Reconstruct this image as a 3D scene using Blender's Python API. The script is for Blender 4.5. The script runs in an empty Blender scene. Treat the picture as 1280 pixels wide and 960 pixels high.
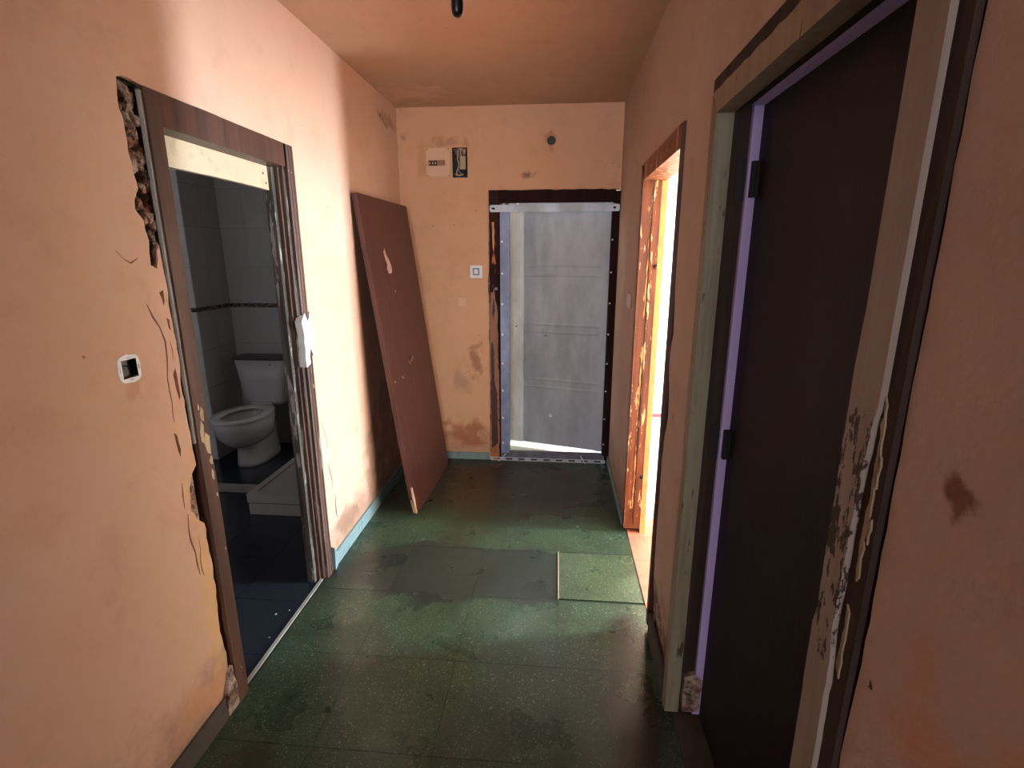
import bpy, bmesh, math, random
from mathutils import Vector, Matrix
from mathutils.geometry import tessellate_polygon
random.seed(7)
SC = bpy.context.scene
COL = SC.collection
XL, XR, YF, H = -1.125, 0.422, 3.783, 2.55        # hall: left wall, right wall, far wall, ceiling height

# ------------------------------------------------------------------ camera
cam = bpy.data.cameras.new('camera'); co = bpy.data.objects.new('camera', cam); COL.objects.link(co)
cam.sensor_width = 36.0; cam.lens = 642.0 / 1280 * 36.0; cam.clip_start = 0.02
r_ = Vector((0.996283, 0.086133, -0.000938)); u_ = Vector((-0.020031, 0.242255, 0.970006)); f_ = Vector((-0.083777, 0.966382, -0.243080))
M = Matrix((r_, u_, -f_)).transposed().to_4x4(); M.translation = Vector((0, 0, 1.571))
co.matrix_world = M
SC.camera = co
# ------------------------------------------------------------------ world, exposure
w = bpy.data.worlds.new('world'); SC.world = w; w.use_nodes = True
w.node_tree.nodes['Background'].inputs[0].default_value = (0.55, 0.7, 1.0, 1)
w.node_tree.nodes['Background'].inputs[1].default_value = 0.6
SC.view_settings.view_transform = 'Standard'; SC.view_settings.look = 'None'
SC.view_settings.gamma = 1.0; SC.view_settings.use_curve_mapping = False
SC.view_settings.exposure = 0.22
# ------------------------------------------------------------------ lights
def area(name, loc, direction, sx, sy, watts, color):
    l = bpy.data.lights.new(name, 'AREA'); l.shape = 'RECTANGLE'; l.size = sx; l.size_y = sy
    l.energy = watts; l.color = color
    o = bpy.data.objects.new(name, l); COL.objects.link(o); o.location = loc
    o.rotation_euler = Vector(direction).to_track_quat('-Z', 'Y').to_euler()
    return o
# daylight through the balcony door of the sunlit side room (past the middle doorway)
area('sky_light', (3.34, 2.62, 1.10), (-1, 0, -0.02), 0.30, 1.9, 380, (0.76, 0.89, 1.0))
# sun through that balcony door, raking the room's far wall
s = bpy.data.lights.new('sun', 'SUN'); s.energy = 42; s.angle = math.radians(0.6); s.color = (1.0, 0.95, 0.88)
so = bpy.data.objects.new('sun', s); COL.objects.link(so)
so.rotation_euler = Vector((-2.6, 0.46, -0.42)).to_track_quat('-Z', 'Y').to_euler()
# fill lamp added at the unseen hall end to brighten the far wall
area('rear_fill_light', (-0.35, -5.42, 1.45), (0, 1, -0.02), 1.3, 1.7, 120, (0.88, 0.93, 1.0))
# stair lamp on the landing behind the steel door
area('landing_light', (0.0, 4.7, 2.40), (0, 0, -1), 0.9, 0.6, 26, (0.9, 0.97, 1.0))
# frosted bathroom window light, weak
area('bathroom_window_light', (-2.5, 1.06, 1.8), (0.05, 1, -0.15), 0.6, 0.6, 3.6, (1.0, 0.94, 0.92))

# ------------------------------------------------------------------ helpers: nodes
def lin(c):
    r = []
    for v in c[:3]:
        v /= 255.0
        r.append(v / 12.92 if v <= 0.04045 else ((v + 0.055) / 1.055) ** 2.4)
    return (r[0], r[1], r[2], 1.0)
class NT:
    def __init__(s, name):
        s.m = bpy.data.materials.new(name); s.m.use_nodes = True
        s.t = s.m.node_tree; s.b = s.t.nodes['Principled BSDF']
        s.co = s.t.nodes.new('ShaderNodeTexCoord').outputs['Object']
    def _in(s, sock, v):
        if hasattr(v, 'is_output'): s.t.links.new(v, sock)
        else: sock.default_value = v
    def noise(s, scale, detail=3, rough=0.5, vec=None, dist=0.0):
        n = s.t.nodes.new('ShaderNodeTexNoise'); n.inputs['Scale'].default_value = scale
        n.inputs['Detail'].default_value = detail; n.inputs['Roughness'].default_value = rough
        n.inputs['Distortion'].default_value = dist
        s.t.links.new(vec or s.co, n.inputs['Vector']); return n.outputs['Fac']
    def voro(s, scale, out='Distance', feature='F1', vec=None):
        n = s.t.nodes.new('ShaderNodeTexVoronoi'); n.feature = feature; n.inputs['Scale'].default_value = scale
        s.t.links.new(vec or s.co, n.inputs['Vector']); return n.outputs[out]
    def math(s, op, a, b=0.0, c=0.0):
        n = s.t.nodes.new('ShaderNodeMath'); n.operation = op
        s._in(n.inputs[0], a); s._in(n.inputs[1], b); s._in(n.inputs[2], c); return n.outputs[0]
    def rng(s, v, a, b, lo=0.0, hi=1.0):
        n = s.t.nodes.new('ShaderNodeMapRange'); n.interpolation_type = 'SMOOTHSTEP'
        s._in(n.inputs['Value'], v)
        for k, q in (('From Min', a), ('From Max', b), ('To Min', lo), ('To Max', hi)): n.inputs[k].default_value = q
        return n.outputs[0]
    def mix(s, f, a, b, mode='MIX'):
        n = s.t.nodes.new('ShaderNodeMix'); n.data_type = 'RGBA'; n.blend_type = mode
        s._in(n.inputs[0], f); s._in(n.inputs[6], a); s._in(n.inputs[7], b); return n.outputs[2]
    def xyz(s, vec=None):
        n = s.t.nodes.new('ShaderNodeSeparateXYZ'); s.t.links.new(vec or s.co, n.inputs[0]); return n.outputs
    def vscale(s, v3, vec=None):
        n = s.t.nodes.new('ShaderNodeVectorMath'); n.operation = 'MULTIPLY'
        s.t.links.new(vec or s.co, n.inputs[0]); n.inputs[1].default_value = v3; return n.outputs[0]
    def spot(s, c, r, amp=0.7, scale=None, soft=0.5):
        scale = scale or min(60, 0.9 / min(r))
        a = s.t.nodes.new('ShaderNodeVectorMath'); a.operation = 'SUBTRACT'; s.t.links.new(s.co, a.inputs[0]); a.inputs[1].default_value = c
        b = s.t.nodes.new('ShaderNodeVectorMath'); b.operation = 'DIVIDE'; s.t.links.new(a.outputs[0], b.inputs[0]); b.inputs[1].default_value = r
        l = s.t.nodes.new('ShaderNodeVectorMath'); l.operation = 'LENGTH'; s.t.links.new(b.outputs[0], l.inputs[0])
        n = s.math('MULTIPLY', s.math('SUBTRACT', s.noise(scale, 4), 0.5), amp * 3)
        return s.rng(s.math('ADD', l.outputs['Value'], n), 1.0, 1.0 - soft)
    def bump(s, h, strength=0.3, dist=0.004, chain=None):
        n = s.t.nodes.new('ShaderNodeBump'); n.inputs['Strength'].default_value = strength; n.inputs['Distance'].default_value = dist
        s.t.links.new(h, n.inputs['Height'])
        if chain is not None: s.t.links.new(chain, n.inputs['Normal'])
        s.t.links.new(n.outputs[0], s.b.inputs['Normal']); return n.outputs[0]
    def out(s, color, rough=0.6, metal=0.0, spec=0.5):
        s._in(s.b.inputs['Base Color'], color); s._in(s.b.inputs['Roughness'], rough)
        s._in(s.b.inputs['Metallic'], metal); s.b.inputs['Specular IOR Level'].default_value = spec
        return s.m

def paint(name, base, dark, pale, spots=(), lowdirt=0.0, rough=0.75):
    n = NT(name)
    big = n.noise(1.3, 4, 0.6); mid = n.noise(7, 5, 0.65); fine = n.noise(60, 3, 0.6)
    c = n.mix(n.rng(big, 0.42, 0.72), lin(base), lin(pale))
    c = n.mix(n.math('MULTIPLY', n.rng(mid, 0.48, 0.75), 0.35), c, lin(dark))
    c = n.mix(n.math('MULTIPLY', n.rng(n.noise(150, 2), 0.62, 0.8), 0.22), c, lin(dark))
    # dark little specks
    c = n.mix(n.math('MULTIPLY', n.rng(n.voro(9), 0.055, 0.02), n.rng(n.noise(3.1, 2), 0.5, 0.6, 0, 0.7)), c, lin((95, 55, 38)))
    if lowdirt:
        z = n.xyz()[2]
        g = n.math('ADD', z, n.math('MULTIPLY', n.math('SUBTRACT', n.noise(5, 5, 0.7), 0.5), -0.7))
        c = n.mix(n.rng(g, 0.33, 0.02, 0, lowdirt), c, lin((112, 74, 52)))
    for (p, r, col, st) in spots:
        c = n.mix(n.math('MULTIPLY', n.spot(p, r, 0.9, None, 0.8), st), c, lin(col))
    n.bump(n.math('ADD', n.math('MULTIPLY', fine, 0.25), n.math('ADD', mid, big)), 0.35, 0.006)
    return n.out(c, rough, 0, 0.3)

PEACH, PDARK, PPALE = (211, 169, 144), (190, 144, 118), (215, 177, 155)
m_paint_left = paint('peach_paint_left', PEACH, PDARK, PPALE, [
    ((XL, 2.36, 0.30), (0.1, 0.16, 0.30), (176, 150, 138), 0.5),
    ((XL, 2.45, 0.16), (0.1, 0.22, 0.09), (120, 88, 66), 0.7),
    ((XL, 1.30, 0.15), (0.1, 0.30, 0.09), (204, 146, 106), 0.6),
    ((XL, 1.24, 1.225), (0.1, 0.05, 0.05), (175, 120, 90), 0.4),
    ((XL, 3.60, 2.42), (0.1, 0.20, 0.06), (160, 116, 92), 0.6),
    ((XL, 1.39, 0.5), (0.1, 0.05, 0.6), (214, 170, 110), 0.6),
    ((XL, 3.2, 0.4), (0.1, 0.5, 0.5), (150, 118, 92), 0.5),
    ], 0.55)
m_paint_far = paint('peach_paint_far', (220, 172, 138), (198, 148, 114), (224, 180, 148), [
    ((-0.72, YF, 0.60), (0.10, 0.1, 0.12), (170, 140, 122), 0.5),
    ((-0.60, YF, 0.80), (0.06, 0.1, 0.13), (150, 105, 75), 0.7),
    ((-0.70, YF, 0.20), (0.26, 0.1, 0.14), (160, 92, 56), 0.75),
    ((-0.78, YF, 2.33), (0.20, 0.1, 0.04), (160, 112, 84), 0.4),
    ((-0.95, YF, 2.20), (0.05, 0.1, 0.14), (186, 134, 106), 0.3),
    ((-0.216, YF, 2.11), (0.06, 0.1, 0.035), (150, 105, 84), 0.9),
    ((-1.08, YF, 2.36), (0.03, 0.1, 0.03), (150, 105, 84), 0.5),
    ((-0.06, YF, 2.32), (0.06, 0.1, 0.06), (186, 128, 96), 0.7),
    ], 0.35)
m_paint_right_shaded = paint('peach_paint_right_shaded', (180, 152, 136), (158, 126, 110), (188, 160, 146), [  # same peach paint with the right wall's shade mixed into its colour
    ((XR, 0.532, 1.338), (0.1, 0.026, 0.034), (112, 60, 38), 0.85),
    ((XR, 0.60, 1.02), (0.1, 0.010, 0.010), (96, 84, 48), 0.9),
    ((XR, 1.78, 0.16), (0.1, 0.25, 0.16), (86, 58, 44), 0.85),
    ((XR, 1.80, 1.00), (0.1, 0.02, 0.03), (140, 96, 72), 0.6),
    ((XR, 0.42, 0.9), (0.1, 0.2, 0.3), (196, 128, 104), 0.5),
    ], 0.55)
m_ceiling = paint('ceiling_paint', (188, 152, 124), (168, 132, 104), (194, 160, 132), [
    ((-0.95, 3.5, H), (0.30, 0.22, 0.1), (222, 176, 146), 0.5)], 0)
def simple(name, base, dark=None, scale=20, amt=0.4, rough=0.6, metal=0.0, spec=0.5, bump=0.15, lo=0.5, hi=0.75):
    n = NT(name); f = n.noise(scale, 5, 0.65)
    c = n.mix(n.math('MULTIPLY', n.rng(f, lo, hi), amt), lin(base), lin(dark or [v * 0.6 for v in base]))
    if bump: n.bump(f, bump, 0.003)
    return n.out(c, rough, metal, spec)
def rubble_mat():
    n = NT('broken_masonry'); f = n.noise(22, 6, 0.7)
    c = n.mix(n.rng(f, 0.35, 0.62), lin((84, 66, 58)), lin((196, 174, 158)))
    c = n.mix(n.rng(n.noise(9, 2), 0.55, 0.65, 0, 0.6), c, lin((140, 84, 58)))
    n.bump(f, 1.0, 0.02); return n.out(c, 0.95, 0, 0.2)
m_core = rubble_mat()
def terrazzo(name, base, wet=True):
    n = NT(name)
    rnd = n.voro(290, 'Color'); sx = n.xyz(rnd)
    c = n.mix(n.rng(n.noise(2.2, 4, 0.6), 0.4, 0.7), lin(base), lin([v * 0.82 for v in base]))
    c = n.mix(n.rng(sx[0], 0.62, 0.8, 0, 0.75), c, lin([base[0] * 0.5, base[1] * 0.5, base[2] * 0.5]))
    c = n.mix(n.rng(sx[1], 0.80, 0.92, 0, 0.4), c, lin([min(255, base[0] * 1.55), min(255, base[1] * 1.45), min(255, base[2] * 1.5)]))
    c = n.mix(n.rng(sx[2], 0.975, 0.99, 0, 0.5), c, lin((175, 180, 160)))
    grime = n.rng(n.noise(1.5, 6, 0.72, dist=0.6), 0.44, 0.66, 0, 0.62)
    c = n.mix(grime, c, lin((44, 44, 30)))
    rough = 0.36
    if wet:
        wm = n.math('MAXIMUM', n.spot((-0.62, 2.30, 0), (0.52, 0.27, 1), 0.32, 6, 0.16), n.spot((-0.14, 2.28, 0), (0.36, 0.26, 1), 0.32, 6, 0.16))
        c = n.mix(n.math('MULTIPLY', wm, 0.8), c, lin((42, 44, 40)))
        b2 = n.spot((-0.35, 3.35, 0), (0.72, 0.56, 1), 0.35, 4, 0.35)  # brown floor stain, with the shade beyond the doorway light painted in
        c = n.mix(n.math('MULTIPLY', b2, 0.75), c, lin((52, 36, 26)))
        for p, r in (((0.30, 1.55, 0), (0.13, 0.6, 1)), ((-0.95, 0.9, 0), (0.2, 0.6, 1))):
            c = n.mix(n.math('MULTIPLY', n.spot(p, r, 0.7, 5, 0.6), 0.8), c, lin((36, 30, 24)))
    r = n.rng(n.noise(4, 4), 0.35, 0.7, 0.26, 0.46)
    n.bump(n.noise(90, 3), 0.10, 0.002)
    return n.out(c, r, 0, 0.45)
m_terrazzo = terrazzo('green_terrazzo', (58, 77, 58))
m_cover = terrazzo('olive_terrazzo', (70, 86, 64), False)
m_grout = simple('dark_grout', (52, 64, 50), rough=0.9)
m_skirt = simple('grey_green_skirting', (122, 146, 148), (78, 84, 78), 26, 0.7, 0.4)
m_skirt_dark = simple('grimy_skirting', (70, 62, 54), (40, 30, 24), 14, 0.8, 0.8)
def wood(name, base, dark, axis=(28, 28, 1.6), flake=None, thr=(0.62, 0.66), rough=0.45, fscale=(9, 9, 3), zlim=None, spec=0.4):
    n = NT(name); g = n.noise(1.0, 6, 0.65, n.vscale(axis), 0.6)
    c = n.mix(n.rng(g, 0.35, 0.65), lin(base), lin(dark))
    h = g
    if flake:
        f = n.noise(1.0, 6, 0.68, n.vscale(fscale))
        if zlim:
            f = n.math('ADD', f, n.rng(n.xyz()[2], zlim[0], zlim[1], 0.0, zlim[2]))
            if len(zlim) > 3: f = n.math('SUBTRACT', f, n.rng(n.xyz()[2], zlim[3], zlim[4], 0.0, 0.3))
        k = n.rng(f, thr[0], thr[1]); c = n.mix(k, c, lin(flake)); h = n.math('SUBTRACT', n.math('MULTIPLY', g, 0.4), n.math('MULTIPLY', k, 1.5))
    n.bump(h, 0.4, 0.003); return n.out(c, rough, 0, spec)
m_frame = wood('dark_brown_varnish', (84, 54, 42), (58, 36, 28), flake=(196, 168, 128), thr=(0.68, 0.70))
m_frame_left = wood('flaking_brown_varnish', (90, 58, 44), (64, 40, 30), flake=(206, 172, 126), thr=(0.70, 0.72), zlim=(1.05, 0.9, 0.04))
m_frame_mould = wood('greying_brown_moulding', (98, 74, 64), (66, 46, 38), flake=(176, 168, 160), thr=(0.60, 0.64), fscale=(60, 60, 2.2))
m_frame_grey = wood('grey_flaked_moulding', (104, 96, 90), (62, 54, 48), flake=(170, 164, 156), thr=(0.56, 0.6), fscale=(30, 30, 5))
m_far_frame = wood('far_door_frame_wood', (60, 32, 30), (42, 22, 22), flake=(186, 116, 70), thr=(0.64, 0.67), zlim=(1.25, 0.95, 0.16), fscale=(14, 14, 4), rough=0.75, spec=0.15)
m_far_frame_dark = wood('far_door_frame_dark', (48, 26, 25), (34, 19, 20), flake=(150, 96, 66), thr=(0.72, 0.74), rough=0.8, spec=0.12)
m_mid_frame = wood('flaked_orange_brown_wood', (128, 66, 34), (84, 42, 22), flake=(232, 186, 130), thr=(0.585, 0.61), fscale=(48, 48, 8))
m_cream = wood('old_cream_paint', (150, 130, 108), (132, 112, 90), flake=(66, 44, 34), thr=(0.66, 0.68), fscale=(34, 34, 10), rough=0.55)
m_cream_grey = wood('worn_cream_grey_paint', (136, 128, 106), (116, 104, 82), flake=(74, 60, 48), thr=(0.62, 0.66), fscale=(34, 34, 6), rough=0.55)
m_cream_flaked = wood('flaking_white_paint', (150, 134, 126), (136, 120, 110), flake=(52, 32, 28), thr=(0.53, 0.545), fscale=(70, 70, 26), zlim=(1.0, 0.95, -0.3, 1.36, 1.44), rough=0.6)
m_brown_dull = wood('dull_dark_wood', (64, 48, 42), (46, 34, 30), rough=0.7, spec=0.2)
m_brown = wood('reddish_brown_wood', (84, 44, 32), (60, 32, 24))
m_leaf = wood('reddish_brown_veneer', (90, 52, 44), (72, 40, 34), axis=(60, 60, 2.2), rough=0.42)
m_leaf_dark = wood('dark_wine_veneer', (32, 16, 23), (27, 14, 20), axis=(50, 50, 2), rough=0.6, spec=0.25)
m_leaf_edge = simple('raw_splintered_wood', (206, 166, 138), (150, 104, 80), 40, 0.5, 0.85, bump=0.6)
m_bare = simple('bare_pale_wood', (186, 168, 138), (156, 134, 104), 16, 0.6, 0.6)
m_lav = simple('lavender_paint', (200, 184, 244), (186, 170, 232), 5, 0.4, 0.7)
m_bare_far = wood('bare_tan_wood', (172, 122, 92), (144, 94, 68), flake=(104, 56, 40), thr=(0.62, 0.66), fscale=(30, 30, 8))
m_plaster = simple('white_filler', (232, 230, 224), (190, 180, 168), 30, 0.5, 0.8, bump=0.5)
m_whitepl = simple('white_plastic', (232, 234, 240), rough=0.35, amt=0.06)
m_creampl = simple('cream_plastic', (226, 188, 158), (196, 156, 124), 20, 0.3, 0.45)
m_fusepl = simple('yellowed_plastic', (226, 190, 158), (200, 160, 126), 14, 0.4, 0.5)
m_greypl = simple('greyed_plastic', (186, 162, 148), rough=0.5, amt=0.2)
m_blackpl = simple('black_plastic', (16, 15, 16), rough=0.35, amt=0.1)
m_bluegrey = simple('blue_grey_plastic', (108, 128, 158), rough=0.35, amt=0.1)
m_tilewhite = simple('glossy_white_wall_tile', (190, 188, 190), (176, 174, 176), 4, 0.4, 0.16, bump=0.02)
m_tile_lit = simple('lit_white_wall_tile', (232, 230, 234), rough=0.3, amt=0.05, bump=0)  # wall tile again, light on the pier's front face painted into its colour
m_tilegrout = simple('tile_grout', (158, 152, 150), rough=0.9)
def border():
    n = NT('mosaic_border_tile'); k = n.noise(1, 3, 0.6, n.vscale((34, 34, 90)))
    c = n.mix(n.rng(k, 0.47, 0.53), lin((34, 26, 28)), lin((140, 126, 122))); return n.out(c, 0.25)
m_border = border()
m_bathfloor = simple('dark_blue_floor_tile', (32, 38, 48), (24, 28, 36), 9, 0.6, 0.22, bump=0.03)
m_marble = simple('grey_marble_strip', (150, 146, 140), (110, 106, 100), 12, 0.6, 0.4)
m_ceramic = simple('white_ceramic', (205, 203, 206), rough=0.12, amt=0.03, bump=0)
m_ceramic_grey = simple('grey_cistern_lid', (70, 66, 66), rough=0.4, amt=0.2, bump=0)
m_tray = simple('white_acrylic_tray', (188, 184, 184), (164, 158, 156), 6, 0.4, 0.4)
def galv(name, base=(188, 198, 210), metal=0.25, rough=0.46):
    n = NT(name); v = n.voro(26, 'Color'); x = n.xyz(v)
    f = n.noise(3.0, 4, 0.6, n.vscale((2.2, 2.2, 0.7)))
    c = n.mix(n.rng(f, 0.3, 0.72, 0, 0.8), lin(base), lin([q * 0.80 for q in base]))
    c = n.mix(n.math('MULTIPLY', x[0], 0.10), c, lin((225, 230, 236)))
    c = n.mix(n.rng(n.noise(14, 5, 0.7), 0.62, 0.72, 0, 0.25), c, lin((120, 118, 108)))
    return n.out(c, n.rng(f, 0.3, 0.7, rough - 0.06, rough + 0.1), metal, 0.5)
m_galv = galv('galvanised_steel'); m_galv_bright = galv('bright_galvanised_steel', (236, 244, 246), 0.1, 0.5)
m_galv_dull = galv('dull_galvanised_steel', (134, 152, 190), 0.2, 0.5)
m_dark_steel = galv('dark_steel', (92, 98, 116), 0.2, 0.5)
m_rivet = simple('bright_rivet', (250, 252, 255), rough=0.4, amt=0.0, metal=0.0, bump=0)
m_roomwall = simple('pale_yellow_room_paint', (240, 232, 218), (234, 220, 194), 3, 0.5, 0.8)
m_orange = simple('orange_reveal_paint', (222, 150, 88), (196, 118, 62), 10, 0.6, 0.75)
m_terra = simple('terracotta_floor_tile', (190, 112, 88), (140, 74, 56), 10, 0.6, 0.55)
m_landing = simple('pale_landing_terrazzo', (206, 212, 208), (170, 176, 172), 60, 0.4, 0.4)
m_dim = simple('plain_dim_wall', (190, 160, 136), rough=0.9, amt=0.2)
m_dark_iron = simple('dark_iron', (34, 30, 32), rough=0.6, amt=0.3, metal=0.3)
m_wire = simple('grey_cable', (120, 126, 132), rough=0.5, amt=0.2, bump=0)
m_brass = simple('dull_brass_edge', (164, 150, 104), (90, 80, 56), 30, 0.6, 0.45, 0.5)

# ------------------------------------------------------------------ helpers: geometry
class MB:
    def __init__(s): s.bm = bmesh.new()
    def box(s, x0, x1, y0, y1, z0, z1, mtx=None):
        vs = [s.bm.verts.new((x, y, z)) for x in (x0, x1) for y in (y0, y1) for z in (z0, z1)]
        for f in ((0, 1, 3, 2), (4, 6, 7, 5), (0, 4, 5, 1), (2, 3, 7, 6), (0, 2, 6, 4), (1, 5, 7, 3)):
            s.bm.faces.new([vs[i] for i in f])
        if mtx is not None:
            for v in vs: v.co = mtx @ v.co
        return s
    def cyl(s, p0, p1, r, n=12, r1=None):
        p0, p1 = Vector(p0), Vector(p1); d = (p1 - p0).normalized()
        a = d.orthogonal().normalized(); b = d.cross(a); r1 = r if r1 is None else r1
        A = [s.bm.verts.new(p0 + (a * math.cos(t) + b * math.sin(t)) * r) for t in [2 * math.pi * i / n for i in range(n)]]
        B = [s.bm.verts.new(p1 + (a * math.cos(t) + b * math.sin(t)) * r1) for t in [2 * math.pi * i / n for i in range(n)]]
        for i in range(n): s.bm.faces.new((A[i], A[(i + 1) % n], B[(i + 1) % n], B[i]))
        s.bm.faces.new(A[::-1]); s.bm.faces.new(B); return s
    def tube(s, pts, r, n=8):
        for a, b in zip(pts[:-1], pts[1:]): s.cyl(a, b, r, n)
        return s
    def loft(s, rings, cap0=True, cap1=True):
        R = [[s.bm.verts.new(p) for p in ring] for ring in rings]; n = len(R[0])
        for a, b in zip(R[:-1], R[1:]):
            for i in range(n): s.bm.faces.new((a[i], a[(i + 1) % n], b[(i + 1) % n], b[i]))
        if cap0: s.bm.faces.new(R[0][::-1])
        if cap1: s.bm.faces.new(R[-1])
        return s
    def prism(s, poly, fn, t0, t1):
        """poly: list of 2D points; fn(a,b,t)->xyz; extruded from t0 to t1"""
        A = [s.bm.verts.new(fn(a, b, t0)) for a, b in poly]; B = [s.bm.verts.new(fn(a, b, t1)) for a, b in poly]
        n = len(poly)
        tris = tessellate_polygon([[Vector((a, b, 0)) for a, b in poly]])
        for t in tris:
            s.bm.faces.new([A[i] for i in t]); s.bm.faces.new([B[i] for i in t][::-1])
        for i in range(n): s.bm.faces.new((A[i], A[(i + 1) % n], B[(i + 1) % n], B[i]))
        return s
    def sheet(s, outer, holes, fn, tf, tb, back=False):
        """flat layer with holes: front at depth tf, edges going back to tb"""
        loops = [outer] + list(holes); flat = []; idx = []
        for lp in loops:
            idx.append(list(range(len(flat), len(flat) + len(lp)))); flat += lp
        F = [s.bm.verts.new(fn(a, b, tf)) for a, b in flat]; B = [s.bm.verts.new(fn(a, b, tb)) for a, b in flat]
        for t in tessellate_polygon([[Vector((a, b, 0)) for a, b in lp] for lp in loops]):
            try: s.bm.faces.new([F[i] for i in t])
            except ValueError: pass
            if back:
                try: s.bm.faces.new([B[i] for i in t][::-1])
                except ValueError: pass
        for ix in idx:
            for i in range(len(ix)):
                a, b = ix[i], ix[(i + 1) % len(ix)]
                s.bm.faces.new((F[a], F[b], B[b], B[a]))
        return s
    def mesh(s, name, mat, smooth=False):
        bmesh.ops.recalc_face_normals(s.bm, faces=s.bm.faces)
        me = bpy.data.meshes.new(name); s.bm.to_mesh(me); s.bm.free(); me.materials.append(mat)
        if smooth:
            for p in me.polygons: p.use_smooth = True
        return me
    def build(s, name, mat, parent=None, smooth=False, bevel=0.0, label=None):
        o = bpy.data.objects.new(name, s.mesh(name, mat, smooth)); COL.objects.link(o)
        if parent is not None:
            o.parent = parent
            o.matrix_parent_inverse = Matrix.Identity(4)
            o.location = Vector((0, 0, 0)) - parent.location if parent.rotation_euler[:] == (0, 0, 0) else Vector((0, 0, 0))
            if parent.parent is not None: o.location = (0, 0, 0)
        if bevel:
            md = o.modifiers.new('bevel', 'BEVEL'); md.width = bevel; md.segments = 2; md.limit_method = 'ANGLE'
        if label: o['label'] = label
        return o
def thing(name, label, cat, loc, group=None):
    o = bpy.data.objects.new(name, None); COL.objects.link(o); o.location = loc; o.empty_display_size = 0.1
    o['label'] = label; o['category'] = cat
    if group: o['group'] = group
    return o
def struct_empty(name, loc=(0, 0, 0)):
    o = bpy.data.objects.new(name, None); COL.objects.link(o); o.location = loc; o['kind'] = 'structure'; return o
def S(o): o['kind'] = 'structure'; return o
def tag(o, label, cat, group=None):
    o['label'] = label; o['category'] = cat
    if group: o['group'] = group
    return o
def place(name, me, parent, loc, rz=0.0):
    o = bpy.data.objects.new(name, me); COL.objects.link(o); o.parent = parent; o.location = loc; o.rotation_euler = (0, 0, rz); return o
def jag(pts, amp=0.008, step=0.03, closed=False):
    out = []; P = list(pts) + ([pts[0]] if closed else [])
    for (a, b), (c, d) in zip(P[:-1], P[1:]):
        L = math.hypot(c - a, d - b); k = max(1, int(L / step))
        for i in range(k):
            t = i / k; e = 0 if (i == 0 and not closed) else amp
            out.append((a + (c - a) * t + random.uniform(-e, e), b + (d - b) * t + random.uniform(-e, e)))
    if not closed: out.append(P[-1])
    return out
def crack(pts, wd=0.003):
    P = jag(pts, 0.005, 0.03); n = len(P); L, R = [], []
    for i, (a, b) in enumerate(P):
        a2, b2 = P[min(i + 1, n - 1)]; a1, b1 = P[max(i - 1, 0)]
        dx, dy = a2 - a1, b2 - b1; l = math.hypot(dx, dy) or 1
        k = wd * (0.25 if i in (0, n - 1) else random.uniform(0.4, 1.3))
        L.append((a - dy / l * k, b + dx / l * k)); R.append((a + dy / l * k, b - dx / l * k))
    return L + R[::-1]
def circ(a, b, r, n=14, j=0.0):
    return [(a + (r + random.uniform(-j, j)) * math.cos(2 * math.pi * i / n), b + (r + random.uniform(-j, j)) * math.sin(2 * math.pi * i / n)) for i in range(n)]
def rect(a0, a1, b0, b1): return [(a0, b0), (a1, b0), (a1, b1), (a0, b1)]
fX = lambda a, b, t: (t, a, b)      # wall in the YZ plane
fY = lambda a, b, t: (a, t, b)      # wall in the XZ plane
def rubble(parent, region, depth0, depth1, fn, n, size, name='masonry_chunk'):
    """rough lumps of masonry inside a broken opening"""
    for i in range(n):
        a, b = region(i / max(1, n - 1))
        m = MB(); s_ = size * random.uniform(0.6, 1.3)
        bmesh.ops.create_icosphere(m.bm, subdivisions=1, radius=s_)
        dd = random.uniform(depth0, depth1); c = Vector(fn(a, b, dd))
        for v in m.bm.verts:
            v.co = Vector((v.co.x * random.uniform(.6, 1.1), v.co.y * random.uniform(.7, 1.1), v.co.z * random.uniform(.8, 1.6))) + c
        m.build(name, m_core, parent)

# ================================================================== STRUCTURE
Y0 = -5.5
# ---- floor
fl = S(MB().box(XL - 0.02, XR + 0.01, Y0, YF + 0.01, -0.06, -0.004).build('floor', m_grout))
TS = 0.405; G = 0.0008
tile_proto = None
def floor_tile(x0, x1, y0, y1, mat, name, z=0.0, parent=None):
    return MB().box(x0 + G, x1 - G, y0 + G, y1 - G, -0.004, z).build(name, mat, parent or fl)
xs = [0.031 + TS * k for k in range(-3, 1)]
xedges = [XL] + [x for x in xs if XL < x < XR] + [XR + 0.012]
ny = 0
for k in range(-8, 5):
    y0 = 2.10 + TS * k; y1 = y0 + TS
    if y0 > YF: continue
    y1 = min(y1, YF)
    for x0, x1 in zip(xedges[:-1], xedges[1:]):
        if abs(y0 - 2.10) < 0.01 and x1 > XR: continue
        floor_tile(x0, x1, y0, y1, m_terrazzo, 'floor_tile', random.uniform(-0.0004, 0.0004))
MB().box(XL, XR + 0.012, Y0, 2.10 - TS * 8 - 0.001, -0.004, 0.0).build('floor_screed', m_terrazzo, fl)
# square cover set in the floor beside the middle doorway
cv = thing('floor_cover', 'square terrazzo floor cover with open joints beside the bright right doorway', 'floor cover', (0.233, 2.3, 0.0))
MB().box(0.038, 0.428, 2.112, 2.500, -0.0035, 0.0035).build('cover_slab', m_cover, cv)
MB().box(0.0335, 0.0375, 2.108, 2.508, -0.0035, 0.0045).build('edge_strip', m_bare, cv, label='pale worn edge strip')
MB().box(0.038, 0.431, 2.5035, 2.508, -0.0035, 0.002).build('edge_strip', m_dark_iron, cv, label='dark iron edge strip')
MB().box(0.4285, 0.4325, 2.112, 2.503, -0.0035, 0.002).build('edge_strip', m_dark_iron, cv, label='dark iron edge strip')
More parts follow.
